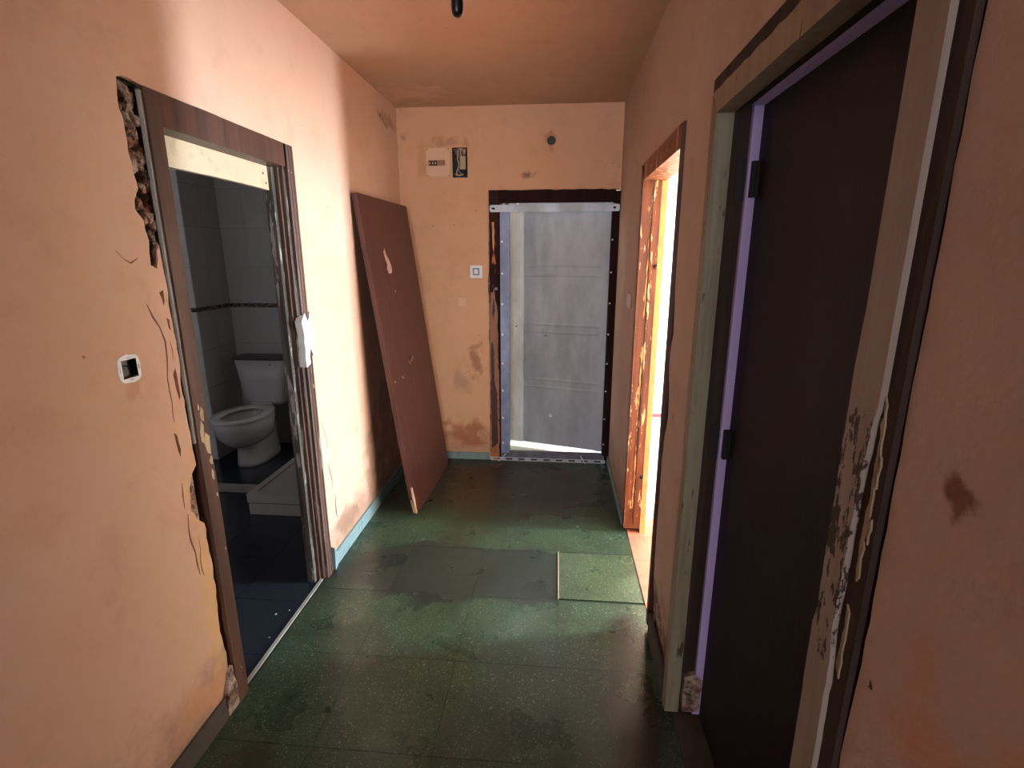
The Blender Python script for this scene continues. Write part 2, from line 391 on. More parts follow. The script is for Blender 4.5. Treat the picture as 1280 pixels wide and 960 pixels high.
# ---- ceiling
S(MB().box(XL - 0.1, XR + 0.14, Y0 - 0.1, YF + 0.1, H, H + 0.1).build('ceiling', m_ceiling))

# ---- left wall with the bathroom doorway (Y 1.43..2.235, z..2.01)
cx0, cx1 = -1.205, -1.140
wl = MB()
wl.box(cx0, cx1, Y0, 1.335, -0.06, H); wl.box(cx0, cx1, 2.236, YF + 0.1, -0.06, H); wl.box(cx0, cx1, 1.335, 2.236, 2.03, H)
wl.box(cx0, cx1, 1.335, 1.415, -0.06, 1.53); wl.box(cx0, -1.18, 1.335, 1.42, 1.53, 2.03)
wl = S(wl.build('wall_left', m_core))
cav = [(1.43, 2.012), (1.401, 2.021), (1.361, 2.012), (1.353, 1.956), (1.360, 1.892), (1.359, 1.834), (1.364, 1.785), (1.372, 1.746), (1.352, 1.714),
       (1.350, 1.69), (1.372, 1.664), (1.380, 1.612), (1.374, 1.58), (1.372, 1.545), (1.392, 1.535), (1.402, 1.56), (1.414, 1.60)]
left_edge = [(1.416, 1.52), (1.418, 1.30), (1.412, 1.12), (1.42, 0.93), (1.397, 0.91), (1.378, 0.872), (1.366, 0.80), (1.389, 0.755), (1.415, 0.73), (1.42, 0.55), (1.408, 0.35), (1.418, 0.20), (1.410, 0.06)]
outer = [(Y0, 0.0), (Y0, H), (YF, H), (YF, 0.0), (2.262, 0.0)] + jag([(2.262, 0.0), (2.250, 0.25), (2.243, 0.6), (2.240, 1.2), (2.238, 2.0)], 0.004, 0.04)[1:] \
    + jag([(2.238, 2.0), (2.235, 2.016), (1.44, 2.016)], 0.003, 0.05)[1:] + jag(cav, 0.004, 0.02)[1:] + jag(left_edge, 0.004, 0.025) + [(1.41, 0.0)]
holes = [circ(1.236, 1.281, 0.033, 16),
         crack([(1.333, 1.442), (1.367, 1.371), (1.378, 1.329), (1.372, 1.269), (1.362, 1.183), (1.360, 1.09)], 0.0028),
         crack([(1.353, 0.793), (1.345, 0.736), (1.357, 0.66), (1.361, 0.577)], 0.0045),
         crack([(1.380, 0.70), (1.372, 0.62), (1.378, 0.56)], 0.003),
         crack([(1.331, 1.566), (1.305, 1.552), (1.284, 1.562), (1.262, 1.584)], 0.003),
         jag([(1.388, 1.47), (1.404, 1.475), (1.400, 1.44), (1.392, 1.43)], .003, .02, True), jag([(1.398, 1.395), (1.408, 1.39), (1.406, 1.36), (1.398, 1.365)], .002, .02, True),
         jag([(1.352, 1.06), (1.362, 1.05), (1.368, 1.0), (1.360, 0.98), (1.354, 1.01)], .002, .02, True), jag([(1.388, 1.23), (1.400, 1.25), (1.403, 1.16), (1.394, 1.15)], .002, .02, True),
         crack([(1.350, 0.90), (1.346, 0.86), (1.344, 0.82)], .003), crack([(1.396, 1.33), (1.400, 1.30), (1.396, 1.27)], .002),
         crack([(2.285, 0.80), (2.300, 0.734), (2.318, 0.69), (2.312, 0.637)], 0.004),
         crack([(2.312, 0.56), (2.322, 0.511), (2.336, 0.459), (2.330, 0.42)], 0.005),
         crack([(2.356, 0.365), (2.350, 0.315), (2.357, 0.24)], 0.004),
         jag([(3.40, 2.435), (3.44, 2.445), (3.50, 2.43), (3.56, 2.40), (3.60, 2.385), (3.57, 2.37), (3.50, 2.385), (3.44, 2.405)], 0.004, 0.03, True),
         circ(2.95, 1.62, 0.006, 8)]
MB().sheet(outer, holes, fX, XL, cx1).build('plaster_layer', m_paint_left, wl)
rubble(wl, lambda t: (1.392 + random.uniform(-0.018, 0.018), 1.57 + 0.42 * t), -1.158, -1.143, fX, 22, 0.019)
rubble(wl, lambda t: (1.420 + random.uniform(-0.008, 0.006), 1.56 + 0.44 * t), -1.152, -1.140, fX, 24, 0.015)
rubble(wl, lambda t: (1.398 + random.uniform(-0.010, 0.010), 0.76 + 0.13 * t), -1.15, -1.143, fX, 5, 0.014)
MB().prism(jag([(1.424, 2.0), (1.432, 2.0), (1.432, 1.0), (1.424, 1.0)], 0.002, 0.06, True), fX, -1.130, -1.119).build('plaster_edge', m_marble, wl, label='thin grey plaster edge left along the frame')

# ---- right wall with two doorways
RX0, RX1 = XR + 0.012, 0.535
wr = MB()
for y0, y1 in ((Y0, 0.62), (1.592, 1.925), (2.812, YF + 0.1)): wr.box(RX0, RX1, y0, y1, -0.06, H)
wr.box(RX0, RX1, 0.62, 1.592, 2.032, H); wr.box(RX0, RX1, 1.925, 2.812, 2.02, H)
wr = S(wr.build('wall_right', m_core))
outer = [(Y0, 0.0), (Y0, H), (YF, H), (YF, 0.0)] + [(2.812, 0.0)] + jag([(2.812, 0.05), (2.812, 2.008)], 0.002, 0.05) + jag([(2.812, 2.010), (1.926, 2.012)], 0.002, 0.05)[1:] \
    + jag([(1.926, 2.0), (1.922, 1.60), (1.918, 1.46), (1.895, 1.36), (1.885, 1.30), (1.918, 1.22), (1.912, 1.14), (1.880, 1.05), (1.872, 0.99), (1.905, 0.90), (1.922, 0.80), (1.920, 0.45), (1.905, 0.24)], 0.003, 0.03) \
    + jag([(1.905, 0.24), (1.87, 0.20), (1.82, 0.235), (1.76, 0.19), (1.70, 0.205), (1.65, 0.12), (1.60, 0.13)], 0.008, 0.02)[1:] \
    + jag([(1.596, 0.15), (1.596, 0.8), (1.61, 0.86), (1.613, 1.10), (1.596, 1.16), (1.592, 2.02)], 0.003, 0.04) + jag([(1.592, 2.030), (0.632, 2.030)], 0.003, 0.06) \
    + jag([(0.629, 2.0), (0.627, 1.3), (0.622, 1.1), (0.628, 0.9), (0.620, 0.6), (0.627, 0.05)], 0.002, 0.03) + [(0.627, 0.0)]
MB().sheet(outer, [circ(1.70, 1.72, 0.0025, 6), circ(1.71, 1.66, 0.003, 6), circ(0.600, 1.02, 0.006, 8, 0.001)], fX, XR, RX0).build('plaster_layer', m_paint_right_shaded, wr)

# ---- far wall with the steel-closed doorway
FT = 0.08; FY0 = YF + 0.012
wf = MB()
wf.box(XL - 0.08, -0.492, FY0, YF + FT, -0.06, H); wf.box(0.427, 0.56, FY0, YF + FT, -0.06, H); wf.box(-0.492, 0.427, FY0, YF + FT, 2.013, H)
wf = S(wf.build('wall_far', m_core))
outer = [(XL, 0.0), (XL, H), (XR, H), (XR, 2.012)] + jag([(0.40, 2.012), (-0.492, 2.012)], 0.003, 0.06) \
    + jag([(-0.492, 2.0), (-0.496, 1.45), (-0.506, 1.397), (-0.500, 1.25), (-0.494, 1.106), (-0.500, 0.95), (-0.492, 0.90), (-0.496, 0.5), (-0.504, 0.095)], 0.003, 0.03) + [(-0.492, 0.0)]
holes = [circ(-0.058, 2.325, 0.030, 18, 0.002), circ(-0.897, 1.778, 0.006, 8), circ(-0.742, 1.783, 0.006, 8), circ(-0.210, 2.100, 0.010, 10, 0.002),
         rect(-0.742, -0.636, 2.098, 2.292), rect(-0.918, -0.768, 2.112, 2.282),
         crack([(-0.70, 0.69), (-0.66, 0.72), (-0.63, 0.66), (-0.61, 0.70)], 0.002), circ(-0.552, 0.93, 0.006, 7, 0.002), circ(-0.575, 0.99, 0.004, 7, 0.001), circ(-0.56, 0.87, 0.005, 7, 0.001)]
MB().sheet(outer, holes, fY, YF, FY0).build('plaster_layer', m_paint_far, wf)
MB().cyl((-0.058, FY0 + 0.0005, 2.325), (-0.058, YF + 0.0095, 2.325), 0.031, 18).build('hole_lining', m_blackpl, wf, label='dark bottom of the round hole')
# closing wall behind the camera
S(MB().box(XL - 0.08, XR + 0.12, Y0 - 0.1, Y0, -0.06, H).build('wall_rear', m_dim))

# ---- skirting, laid in pieces
def skirting(name, segs, mat, fn):
    e = struct_empty(name)
    for a0, a1, h, m in segs:
        k = max(1, round((a1 - a0) / 0.4)); d = (a1 - a0) / k
        for i in range(k):
            b = fn(a0 + i * d + 0.0008, a0 + (i + 1) * d - 0.0008, h)
            MB().box(*b).build('skirting_tile', m or mat, e, bevel=0.002)
    return e
skirting('baseboard_left', [(2.262, YF - 0.012, 0.078, None), (Y0, 1.370, 0.085, m_skirt_dark)], m_skirt, lambda a, b, h: (XL + 0.0004, XL + 0.012, a, b, 0.0005, h))
skirting('baseboard_far', [(XL + 0.013, -0.510, 0.058, None)], m_skirt, lambda a, b, h: (a, b, YF - 0.012, YF - 0.0004, 0.0005, h))
skirting('baseboard_right', [(2.83, YF - 0.012, 0.062, None), (1.602, 1.90, 0.115, m_skirt_dark), (Y0, 0.60, 0.085, m_skirt_dark)], m_skirt, lambda a, b, h: (XR - 0.012, XR - 0.0004, a, b, 0.0005, h))

# ================================================================== DOORWAYS
# ---- door_1: bathroom doorway frame in the left wall
d1 = struct_empty('door_1')
bx = lambda *a: MB().box(*a)
# left jamb: flat board with ragged chips, right jamb: moulded
MB().prism(jag([(1.432, 0.0), (1.432, 1.92)], 0.001, 0.06) + [(1.432, 2.012), (1.486, 2.012)] + jag([(1.486, 1.92), (1.487, 0.0)], 0.0006, 0.1), fX, -1.200, -1.113).build('jamb', m_frame_left, d1)
prof = [(2.165, -1.200), (2.165, -1.165), (2.158, -1.165), (2.158, -1.150), (2.170, -1.150), (2.170, -1.135), (2.178, -1.128), (2.178, -1.116), (2.190, -1.113), (2.193, -1.119), (2.196, -1.113),
        (2.212, -1.112), (2.214, -1.119), (2.218, -1.112), (2.232, -1.114), (2.236, -1.122), (2.236, -1.200)]
MB().prism(prof, lambda a, b, t: (b, a, t), 0.0, 2.012).build('jamb', m_frame_mould, d1, label='moulded jamb with greying grooves')
bx(-1.200, -1.166, 2.135, 2.1645, 0.0, 1.92).build('door_stop', m_frame_grey, d1, label='worn grey door stop')
MB().prism([(1.4865, 1.922), (2.158, 1.922), (2.158, 2.012), (1.4865, 2.012)], fX, -1.200, -1.1135).build('head', m_frame, d1)
b = MB().prism([(1.4875, 1.832), (1.80, 1.834), (2.000, 1.833), (2.134, 1.830), (2.134, 1.921), (2.03, 1.921), (2.0, 1.921), (1.4875, 1.921)], fX, -1.198, -1.180).build('nailed_board', m_bare, d1, label='pale bare board nailed across the top')
for y, z in ((1.512, 1.895), (1.52, 1.85), (2.10, 1.89), (2.115, 1.855)): MB().cyl((-1.181, y, z), (-1.1785, y, z), 0.004, 8).build('nail_head', m_dark_iron, d1)
# white filler smeared over the moulded jamb
MB().prism(jag([(2.150, 1.29), (2.185, 1.325), (2.205, 1.28), (2.236, 1.32), (2.244, 1.22), (2.232, 1.13), (2.21, 1.19), (2.196, 1.10), (2.165, 1.085), (2.160, 1.17), (2.168, 1.22)], 0.006, 0.025, True), fX, -1.14, -1.108).build('filler_smear', m_plaster, d1, label='smear of white filler')
for y0, z0, w_, h_ in ((1.462, 1.085, .016, .05), (1.452, 1.03, .018, .08), (1.467, 0.985, .026, .08), (1.474, 0.925, .016, .035), (1.472, 0.875, .010, .04), (1.478, 0.80, .007, .016), (1.452, 1.11, .008, .02), (1.478, 0.60, .006, .01), (2.20, 1.905, .004, .006), (2.178, 1.91, .005, .005), (2.215, 0.985, .006, .02)):
    MB().prism(jag([(y0 - w_ / 2, z0), (y0, z0 + h_ / 2), (y0 + w_ / 2, z0 + h_ * .2), (y0 + w_ * .3, z0 - h_ / 2), (y0 - w_ * .3, z0 - h_ * .4)], w_ * .15, 0.02, True), fX, -1.1135, -1.1115).build('paint_chip', m_bare, d1)
bx(-1.150, -1.136, 1.500, 2.164, -0.003, 0.004).build('threshold_strip', m_marble, d1, label='thin pale threshold strip')
MB().prism(jag([(2.238, 0.01), (2.262, 0.01), (2.262, 0.11), (2.238, 0.13)], 0.003, 0.03, True), fX, -1.124, -1.100).build('filler_lump', m_skirt, d1, label='grey lump of mortar at the jamb foot')

MB().prism(jag([(1.372, 0.006), (1.430, 0.006), (1.4325, 0.10), (1.418, 0.17), (1.400, 0.15), (1.385, 0.09)], 0.005, 0.02, True), fX, -1.1115, -1.1249).build('filler_lump', m_core, d1, label='crumbled mortar at the foot of the flaking jamb')
# ---- door_2: far doorway, wooden frame
d2 = struct_empty('door_2')
MB().prism(jag([(-0.490, 0.0), (-0.488, 1.93)], 0.0015, 0.05) + [(-0.490, 2.011), (-0.425, 2.011)] + [(-0.425, 0.0)], fY, YF + 0.0, YF - 0.012).build('casing', m_far_frame, d2)
bx(-0.425, -0.413, YF - 0.006, YF + 0.078, 0.0, 1.93).build('jamb', m_far_frame_dark, d2)
bx(0.388, 0.4215, YF - 0.010, YF + 0.078, 0.0, 2.0).build('jamb', m_far_frame_dark, d2)
MB().prism([(-0.425, 1.925), (0.388, 1.925)] + jag([(0.388, 2.011), (-0.425, 2.011)], 0.003, 0.05), fY, YF - 0.012, YF + 0.078).build('head', m_far_frame_dark, d2)
MB().prism(jag([(-0.469, 1.795), (-0.452, 1.80), (-0.450, 1.66), (-0.458, 1.59), (-0.466, 1.66)], 0.002, 0.03, True), fY, YF - 0.0155, YF - 0.012).build('bare_patch', m_orange, d2, label='long bare orange patch')
MB().prism(jag([(-0.489, 0.06), (-0.488, 0.6), (-0.489, 1.20), (-0.482, 1.31), (-0.468, 1.30), (-0.456, 1.34), (-0.446, 1.25), (-0.432, 1.18), (-0.430, 0.7), (-0.431, 0.06)], 0.003, 0.03, True), fY, YF - 0.0145, YF - 0.012).build('bare_patch', m_bare_far, d2, label='bare tan wood where the varnish is gone')
MB().prism(jag([(-0.484, 0.10), (-0.486, 0.9), (-0.478, 0.95), (-0.462, 0.92), (-0.460, 0.62), (-0.440, 0.55), (-0.436, 0.15)], 0.003, 0.03, True), fY, YF - 0.0165, YF - 0.0145).build('bare_patch', m_brown, d2, label='dark split strip of wood')
MB().prism(jag([(-0.462, 1.27), (-0.470, 1.16), (-0.460, 1.10), (-0.452, 1.20)], 0.003, 0.02, True), fY, YF - 0.0165, YF - 0.0145).build('bare_patch', m_brown, d2, label='dark splinter')
MB().cyl((-0.442, YF - 0.0165, 1.335), (-0.442, YF - 0.012, 1.335), 0.012, 12).build('filler_plug', m_wire, d2, label='small grey plug')

# ---- door_3: middle doorway on the right, open to the sunlit room
d3 = struct_empty('door_3')
MB().prism(jag([(2.745, 0.03), (2.745, 1.93)], 0.0012, 0.04) + jag([(2.811, 2.008), (2.811, 0.03)], 0.001, 0.05), fX, XR - 0.009, 0.505).build('jamb', m_mid_frame, d3)
for zz in (0.35, 0.9, 1.45):
    MB().prism(jag([(0.452, zz - .2), (0.456, zz + .2), (0.460, zz + .1), (0.456, zz - .18)], 0.003, 0.03, True), fY, 2.7445, 2.741).build('paint_flake', m_orange, d3)
bx(XR - 0.009, XR + 0.105, 1.931, 1.958, 0.03, 2.008).build('jamb', m_brown, d3)
bx(XR - 0.0095, XR + 0.105, 1.958, 2.7445, 1.928, 2.0085).build('head', m_mid_frame, d3)
bx(0.466, 0.478, 2.736, 2.7440, 0.06, 1.927).build('door_stop', m_mid_frame, d3)
for zz in (0.36, 1.52): MB().cyl((0.497, 2.744, zz - 0.012), (0.497, 2.738, zz), 0.009, 10).build('hinge_stub', m_dark_iron, d3)

# ---- door_4: near doorway on the right with the dark leaf swung into the lavender room
d4 = struct_empty('door_4')
bx(XR - 0.008, 0.497, 1.5201, 1.590, 0.02, 1.953).build('jamb', m_brown_dull, d4)
bx(XR - 0.008, 0.497, 0.632, 0.716, 0.02, 1.953).build('jamb', m_brown_dull, d4)
bx(XR - 0.008, 0.497, 0.632, 1.590, 1.953, 2.030).build('head', m_brown_dull, d4)
MB().prism(jag([(1.514, 0.015), (1.514, 1.93)], 0.0012, 0.03) + jag([(1.566, 1.985), (1.562, 1.3), (1.568, 1.1), (1.560, 0.9), (1.568, 0.6), (1.563, 0.015)], 0.002, 0.03), fX, XR - 0.016, 0.452).build('casing_strip', m_cream_grey, d4, label='cream painted casing strip, rubbed grey')
MB().prism([(1.5145, 1.933), (0.716, 1.933)] + jag([(0.716, 1.992), (1.5655, 1.990)], 0.0025, 0.03), fX, XR - 0.0162, 0.452).build('casing_strip', m_cream, d4, label='cream painted casing strip over the opening')
MB().prism(jag([(0.7205, 0.02), (0.7185, 0.8), (0.7225, 1.02), (0.716, 1.05), (0.7185, 1.25), (0.7215, 1.42), (0.7165, 1.5)], 0.0010, 0.02) + [(0.7165, 1.992), (0.658, 1.992)]
           + jag([(0.657, 1.40), (0.668, 1.30), (0.672, 1.05), (0.664, 1.0), (0.662, 0.02)], 0.0014, 0.02), fX, XR - 0.0165, 0.452).build('casing_strip', m_cream_flaked, d4, label='white casing strip with flaked patches')
for z0, z1, a, b2 in ((1.14, 1.40, .6475, .655), (0.98, 1.10, .650, .657), (1.28, 1.33, .644, .650), (1.20, 1.24, .640, .646), (0.62, 0.75, .6335, .640)):
    MB().prism(jag([(a, z0), (b2, z0 + .02), (b2 - .003, (z0 + z1) / 2), (b2 + .001, z1), (a + .002, z1 - .01), (a - .001, (z0 + z1) / 2 + .02)], 0.0028, 0.012, True), fX, XR - 0.0105, XR - 0.008).build('paint_flake', m_cream, d4)
bx(0.4975, 0.522, 1.505, 1.5915, 0.02, 2.0315).build('reveal', m_lav, d4, label='lavender painted plaster reveal')
bx(0.4975, 0.522, 0.6205, 1.5045, 1.945, 2.0315).build('reveal', m_lav, d4, label='lavender painted plaster reveal')
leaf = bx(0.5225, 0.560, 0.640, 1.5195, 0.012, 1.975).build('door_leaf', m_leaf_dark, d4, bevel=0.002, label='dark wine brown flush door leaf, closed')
for zz in (1.765, 1.02):
    hg = MB(); hg.cyl((0.512, 1.497, zz - 0.045), (0.512, 1.497, zz + 0.045), 0.008, 10); hg.box(0.470, 0.497, 1.5165, 1.5199, zz - 0.055, zz + 0.055); hg.box(0.504, 0.5224, 1.490, 1.5045, zz - 0.045, zz + 0.045)
    hg.build('hinge', m_dark_iron, d4)
MB().prism(jag([(0.462, 0.03), (0.519, 0.03), (0.519, 0.16), (0.497, 0.19), (0.462, 0.17)], 0.003, 0.03, True), fY, 1.5195, 1.5035).build('filler_lump', m_core, d4, label='rough mortar at the foot of the frame')
bx(XR + .012, 0.5600, 0.6205, 1.5915, -0.06, 0.0115).build('threshold', m_skirt_dark, d4)

# ================================================================== BATHROOM beyond door_1
bf = S(MB().box(-3.5, XL - 0.0205, 0.9, 4.1, -0.06, -0.006).build('floor_bathroom', m_grout))
for i in range(6):
    for j in range(10):
        x1 = -1.152 - i * 0.33; x0 = x1 - 0.33; y0 = 1.0 + j * 0.33; y1 = min(y0 + 0.33, 4.0)
        if y0 > 3.98: continue
        if x0 < -2.65 and y1 > 3.6:
            x0 = max(x0, -2.65)
            if x0 >= x1: continue
        MB().box(x0 + .001, x1 - .001, y0 + .001, y1 - .001, -0.006, 0.0).build('bathroom_floor_tile', m_bathfloor, bf)
wb = S(MB().box(-2.65, -1.206, 4.008, 4.1, -0.06, H).build('wall_bathroom_far', m_tilegrout))
wa = S(MB().box(-3.5, -2.658, 3.608, 4.1, -0.06, H).build('wall_bathroom_pier', m_tilegrout))
S(MB().box(-3.5, -3.4, 0.9, 3.6, -0.06, H).build('wall_bathroom_rear', m_tilewhite))
S(MB().box(-3.4, -1.206, 0.9, 1.0, -0.06, H).build('wall_bathroom_near', m_tilewhite))
S(MB().box(-3.5, -1.226, 0.9, 4.1, H, H + 0.1).build('ceiling_bathroom', m_tilewhite))
rows = []; z = 0.0
while z < 1.16 - .01: rows.append((z, min(z + 0.29, 1.165), m_tilewhite)); z += 0.29125
rows.append((1.166, 1.196, m_border)); z = 1.197
while z < H - .01: rows.append((z, min(z + 0.29, H - .001), m_tilewhite)); z += 0.291
for z0, z1, mt in rows:
    nm = 'border_tile' if mt is m_border else 'wall_tile'
    for i in range(6):
        x0 = -2.6495 + i * 0.2; MB().box(x0, x0 + 0.1988, 4.0, 4.008, z0, z1 - .0012).build(nm, mt, wb)
    for i in range(2):
        y0 = 3.6 + i * 0.2; MB().box(-2.658, -2.650, y0, y0 + 0.1988, z0, z1 - .0012).build(nm, mt, wa)
    MB().box(-2.860, -2.6585, 3.600, 3.608, z0, z1 - .0012).build(nm, mt if mt is m_border else m_tile_lit, wa)
    MB().box(-3.060, -2.861, 3.600, 3.608, z0, z1 - .0012).build(nm, mt, wa)
# marble strip on floor
ms = bx(-2.64, -1.885, 3.05, 3.16, 0.0005, 0.012).build('marble_strip', m_marble, bevel=0.002)
tag(ms, 'low grey marble strip across the bathroom floor before the toilet', 'floor strip')

# toilet
T = thing('toilet', 'white ceramic close-coupled toilet against the tiled bathroom wall', 'toilet', (-2.352, 3.99, 0.0))
def ell(cx, cy, rx, ry, z, n=36, p=2.0, back=None):
    out = []
    for i in range(n):
        t = 2 * math.pi * i / n; c, s_ = math.cos(t), math.sin(t)
        x = cx + rx * math.copysign(abs(c) ** (2 / p), c); y = cy + ry * math.copysign(abs(s_) ** (2 / p), s_)
        if back is not None: y = min(y, back)
        out.append((x, y, z))
    return out
def tb(m, *a, **k):
    o = m.build(*a, **k); o.location = (0, 0, 0); return o
tb(MB().loft([ell(0, -.31, .115, .215, 0.001, p=2.6), ell(0, -.31, .112, .21, .03, p=2.6), ell(0, -.31, .105, .205, .12, p=2.5), ell(0, -.32, .108, .205, .20, p=2.4), ell(0, -.34, .13, .21, .26, p=2.3)]), 'pedestal', m_ceramic, T, smooth=True)
tb(MB().loft([ell(0, -.36, .09, .20, .17), ell(0, -.40, .135, .245, .21), ell(0, -.43, .168, .265, .27), ell(0, -.44, .182, .275, .34), ell(0, -.445, .185, .278, .385), ell(0, -.445, .178, .270, .392),
              ell(0, -.46, .135, .195, .392), ell(0, -.46, .125, .18, .36), ell(0, -.45, .10, .14, .27), ell(0, -.42, .06, .07, .22)]), 'bowl', m_ceramic, T, smooth=True)
sr = MB(); n_ = 40
sr.loft([ell(0, -.455, .200, .268, .396, n_), ell(0, -.455, .203, .272, .405, n_), ell(0, -.455, .196, .264, .418, n_), ell(0, -.475, .128, .185, .418, n_), ell(0, -.475, .120, .176, .408, n_), ell(0, -.475, .122, .178, .396, n_), ell(0, -.455, .200, .268, .396, n_)], False, False)
tb(sr, 'seat', m_ceramic, T, smooth=True)
tb(MB().box(-.085, .085, -.225, -.165, .398, .425), 'seat_hinge_block', m_ceramic, T, bevel=0.006)
tb(MB().loft([ell(0, -.095, .155, .075, .40, p=5), ell(0, -.095, .165, .082, .43, p=5), ell(0, -.10, .190, .088, .60, p=6), ell(0, -.10, .212, .094, .765, p=7)]), 'cistern', m_ceramic, T, smooth=True)
tb(MB().loft([ell(-.004, -.10, .222, .0975, .766, p=7), ell(-.004, -.10, .226, .098, .778, p=7), ell(-.004, -.10, .222, .0965, .786, p=7)]), 'cistern_lid', m_ceramic_grey, T, smooth=False, label='dark top of the cistern')
tb(MB().cyl((0.10, -.196, .735), (0.10, -.192, .735), .007, 10), 'flush_knob', m_wire, T)
# shower tray
ST = thing('shower_tray', 'white two-step shower tray on the dark bathroom floor just inside the door', 'shower tray', (-1.54, 3.1, 0.0))
MB().box(-1.885, -1.215, 2.765, 3.60, 0.0005, 0.075).build('plinth', m_tray, ST, bevel=0.004)
MB().box(-1.880, -1.216, 2.770, 3.595, 0.0755, 0.084).build('shadow_gap', m_ceramic_grey, ST, label='dark joint between the steps')
t_ = MB().sheet(rect(-1.888, -1.214, 2.760, 3.604), [rect(-1.845, -1.255, 2.805, 3.56)], lambda a, b, t: (a, b, t), 0.142, 0.0845)
t_.box(-1.847, -1.253, 2.803, 3.562, 0.085, 0.134)
t_.build('tray', m_tray, ST)
# crumbs
for x, y, r, lb in ((-1.234, 1.896, .0042, 'largest white plaster crumb, middle of the bathroom doorway floor'), (-1.187, 1.927, .003, 'small white plaster crumb close to the moulded door jamb'), (-1.185, 1.755, .003, 'white plaster crumb nearest the flaking left door jamb')):
    m = MB(); bmesh.ops.create_icosphere(m.bm, subdivisions=1, radius=r)
    for v in m.bm.verts: v.co = Vector((v.co.x * random.uniform(.7, 1.4), v.co.y * random.uniform(.7, 1.3), max(v.co.z * .7, -r * .5)))
    o = m.build('plaster_crumb', m_plaster); o.location = (x, y, r * 0.5)
    tag(o, lb, 'crumb', 'plaster crumbs in the bathroom doorway')

# ================================================================== FAR DOOR: steel security door, straps
SD = thing('security_door', 'galvanised steel security door filling the far doorway, slightly ajar', 'door', (0.0, YF + 0.03, 0.0))
def sdp(m, *a, **k): return m.build(*a, **k)
flg = MB().box(-0.4125, -0.347, YF - 0.004, YF + 0.0, 0.06, 1.925); flg.box(-0.351, -0.347, YF, YF + 0.07, 0.06, 1.925)
sdp(flg, 'side_flange', m_galv_dull, SD, label='blue grey side flange with rivets')
sdp(MB().box(0.372, 0.3875, YF - 0.004, YF + 0.07, 0.06, 1.925), 'side_flange', m_far_frame_dark, SD, label='dark side flange')
sdp(MB().box(-0.4125, 0.3875, YF - 0.004, YF + 0.07, 1.885, 1.9245), 'top_flange', m_galv, SD)
sdp(MB().box(-0.4125, 0.3875, YF - 0.010, YF + 0.06, 0.0265, 0.060), 'bottom_rail', m_dark_steel, SD)
for zz in (1.666, 1.443, 1.224, 0.999, 0.78, 0.567, 0.349, 0.145):
    sdp(MB().cyl((-0.398, YF - 0.0075, zz), (-0.398, YF - 0.004, zz), 0.0075, 10), 'rivet', m_rivet, SD)
    sdp(MB().cyl((0.379, YF - 0.0075, zz + .01), (0.379, YF - 0.004, zz + .01), 0.006, 10), 'rivet', m_rivet, SD)
for xx in (-0.383, -0.287): sdp(MB().cyl((xx, YF - 0.0075, 1.918), (xx, YF - 0.004, 1.918), 0.0085, 10), 'rivet', m_rivet, SD)
# the leaf, hinged right, swung outwards
LV = Vector((-0.372 - 0.400, 4.12 - 3.890, 0)); LW = LV.length; LA = math.atan2(LV.y, LV.x)
LM = Matrix.Translation((0.400, 3.890, 0)) @ Matrix.Rotation(LA, 4, 'Z')          # local +x from hinge to free edge
def lf(x0, x1, d0, d1, z0, z1): return MB().box(x0, x1, -d1 if False else d0, d1, z0, z1, LM)
# local +y points away from hall? free edge direction is -X so local y = -Y (towards hall)
LF = lf(0, LW, -0.030, 0.0, 0.05, 1.93).build('leaf', m_galv, SD)
lf(LW - 0.118, LW, 0.0003, 0.012, 0.05, 1.92).build('free_stile', m_galv_bright, LF, label='bright galvanised stile')
lf(0.02, 0.075, 0.0003, 0.008, 0.05, 1.92).build('hinge_stile', m_galv, LF)
for zz in (1.49, 1.42, 1.045, 0.985, 0.60, 0.535):
    mm = MB(); pts = [(0.075, zz - .012), (0.075, zz + .012), (LW - .118, zz + .012), (LW - .118, zz - .012)]
    a = [LM @ Vector((x, 0.0003, z_)) for x, z_ in pts]; b_ = [LM @ Vector((x, 0.0032, zz)) for x in (0.075, LW - .118)]
    vs = [mm.bm.verts.new(p) for p in a + b_]
    for f in ((0, 1, 4), (1, 2, 5, 4), (2, 3, 5), (3, 0, 4, 5)): mm.bm.faces.new([vs[i] for i in f])
    mm.build('pressed_rib', m_galv, LF)
for zz in (0.50, 1.035): 
    p = LM @ Vector((LW * 0.56 if zz < .9 else LW * .62, 0.0, zz - (0.20 if zz < .9 else 0.08))); q = LM @ Vector((LW * 0.56 if zz < .9 else LW * .62, 0.005, zz - (0.20 if zz < .9 else 0.08)))
    MB().cyl(p, q, 0.014 if zz < .9 else .006, 10).build('lock_plug' if zz < .9 else 'drill_hole', m_rivet if zz < .9 else m_dark_iron, LF)
p = LM @ Vector((LW - .06, 0.012, 1.02)); q = LM @ Vector((LW - .06, 0.0145, 1.02)); MB().cyl(p, q, .006, 8).build('drill_hole', m_dark_iron, LF)
bx(-0.43, 0.392, YF - 0.014, YF + 0.07, 0.0005, 0.026).build('sill', m_dark_iron, d2)
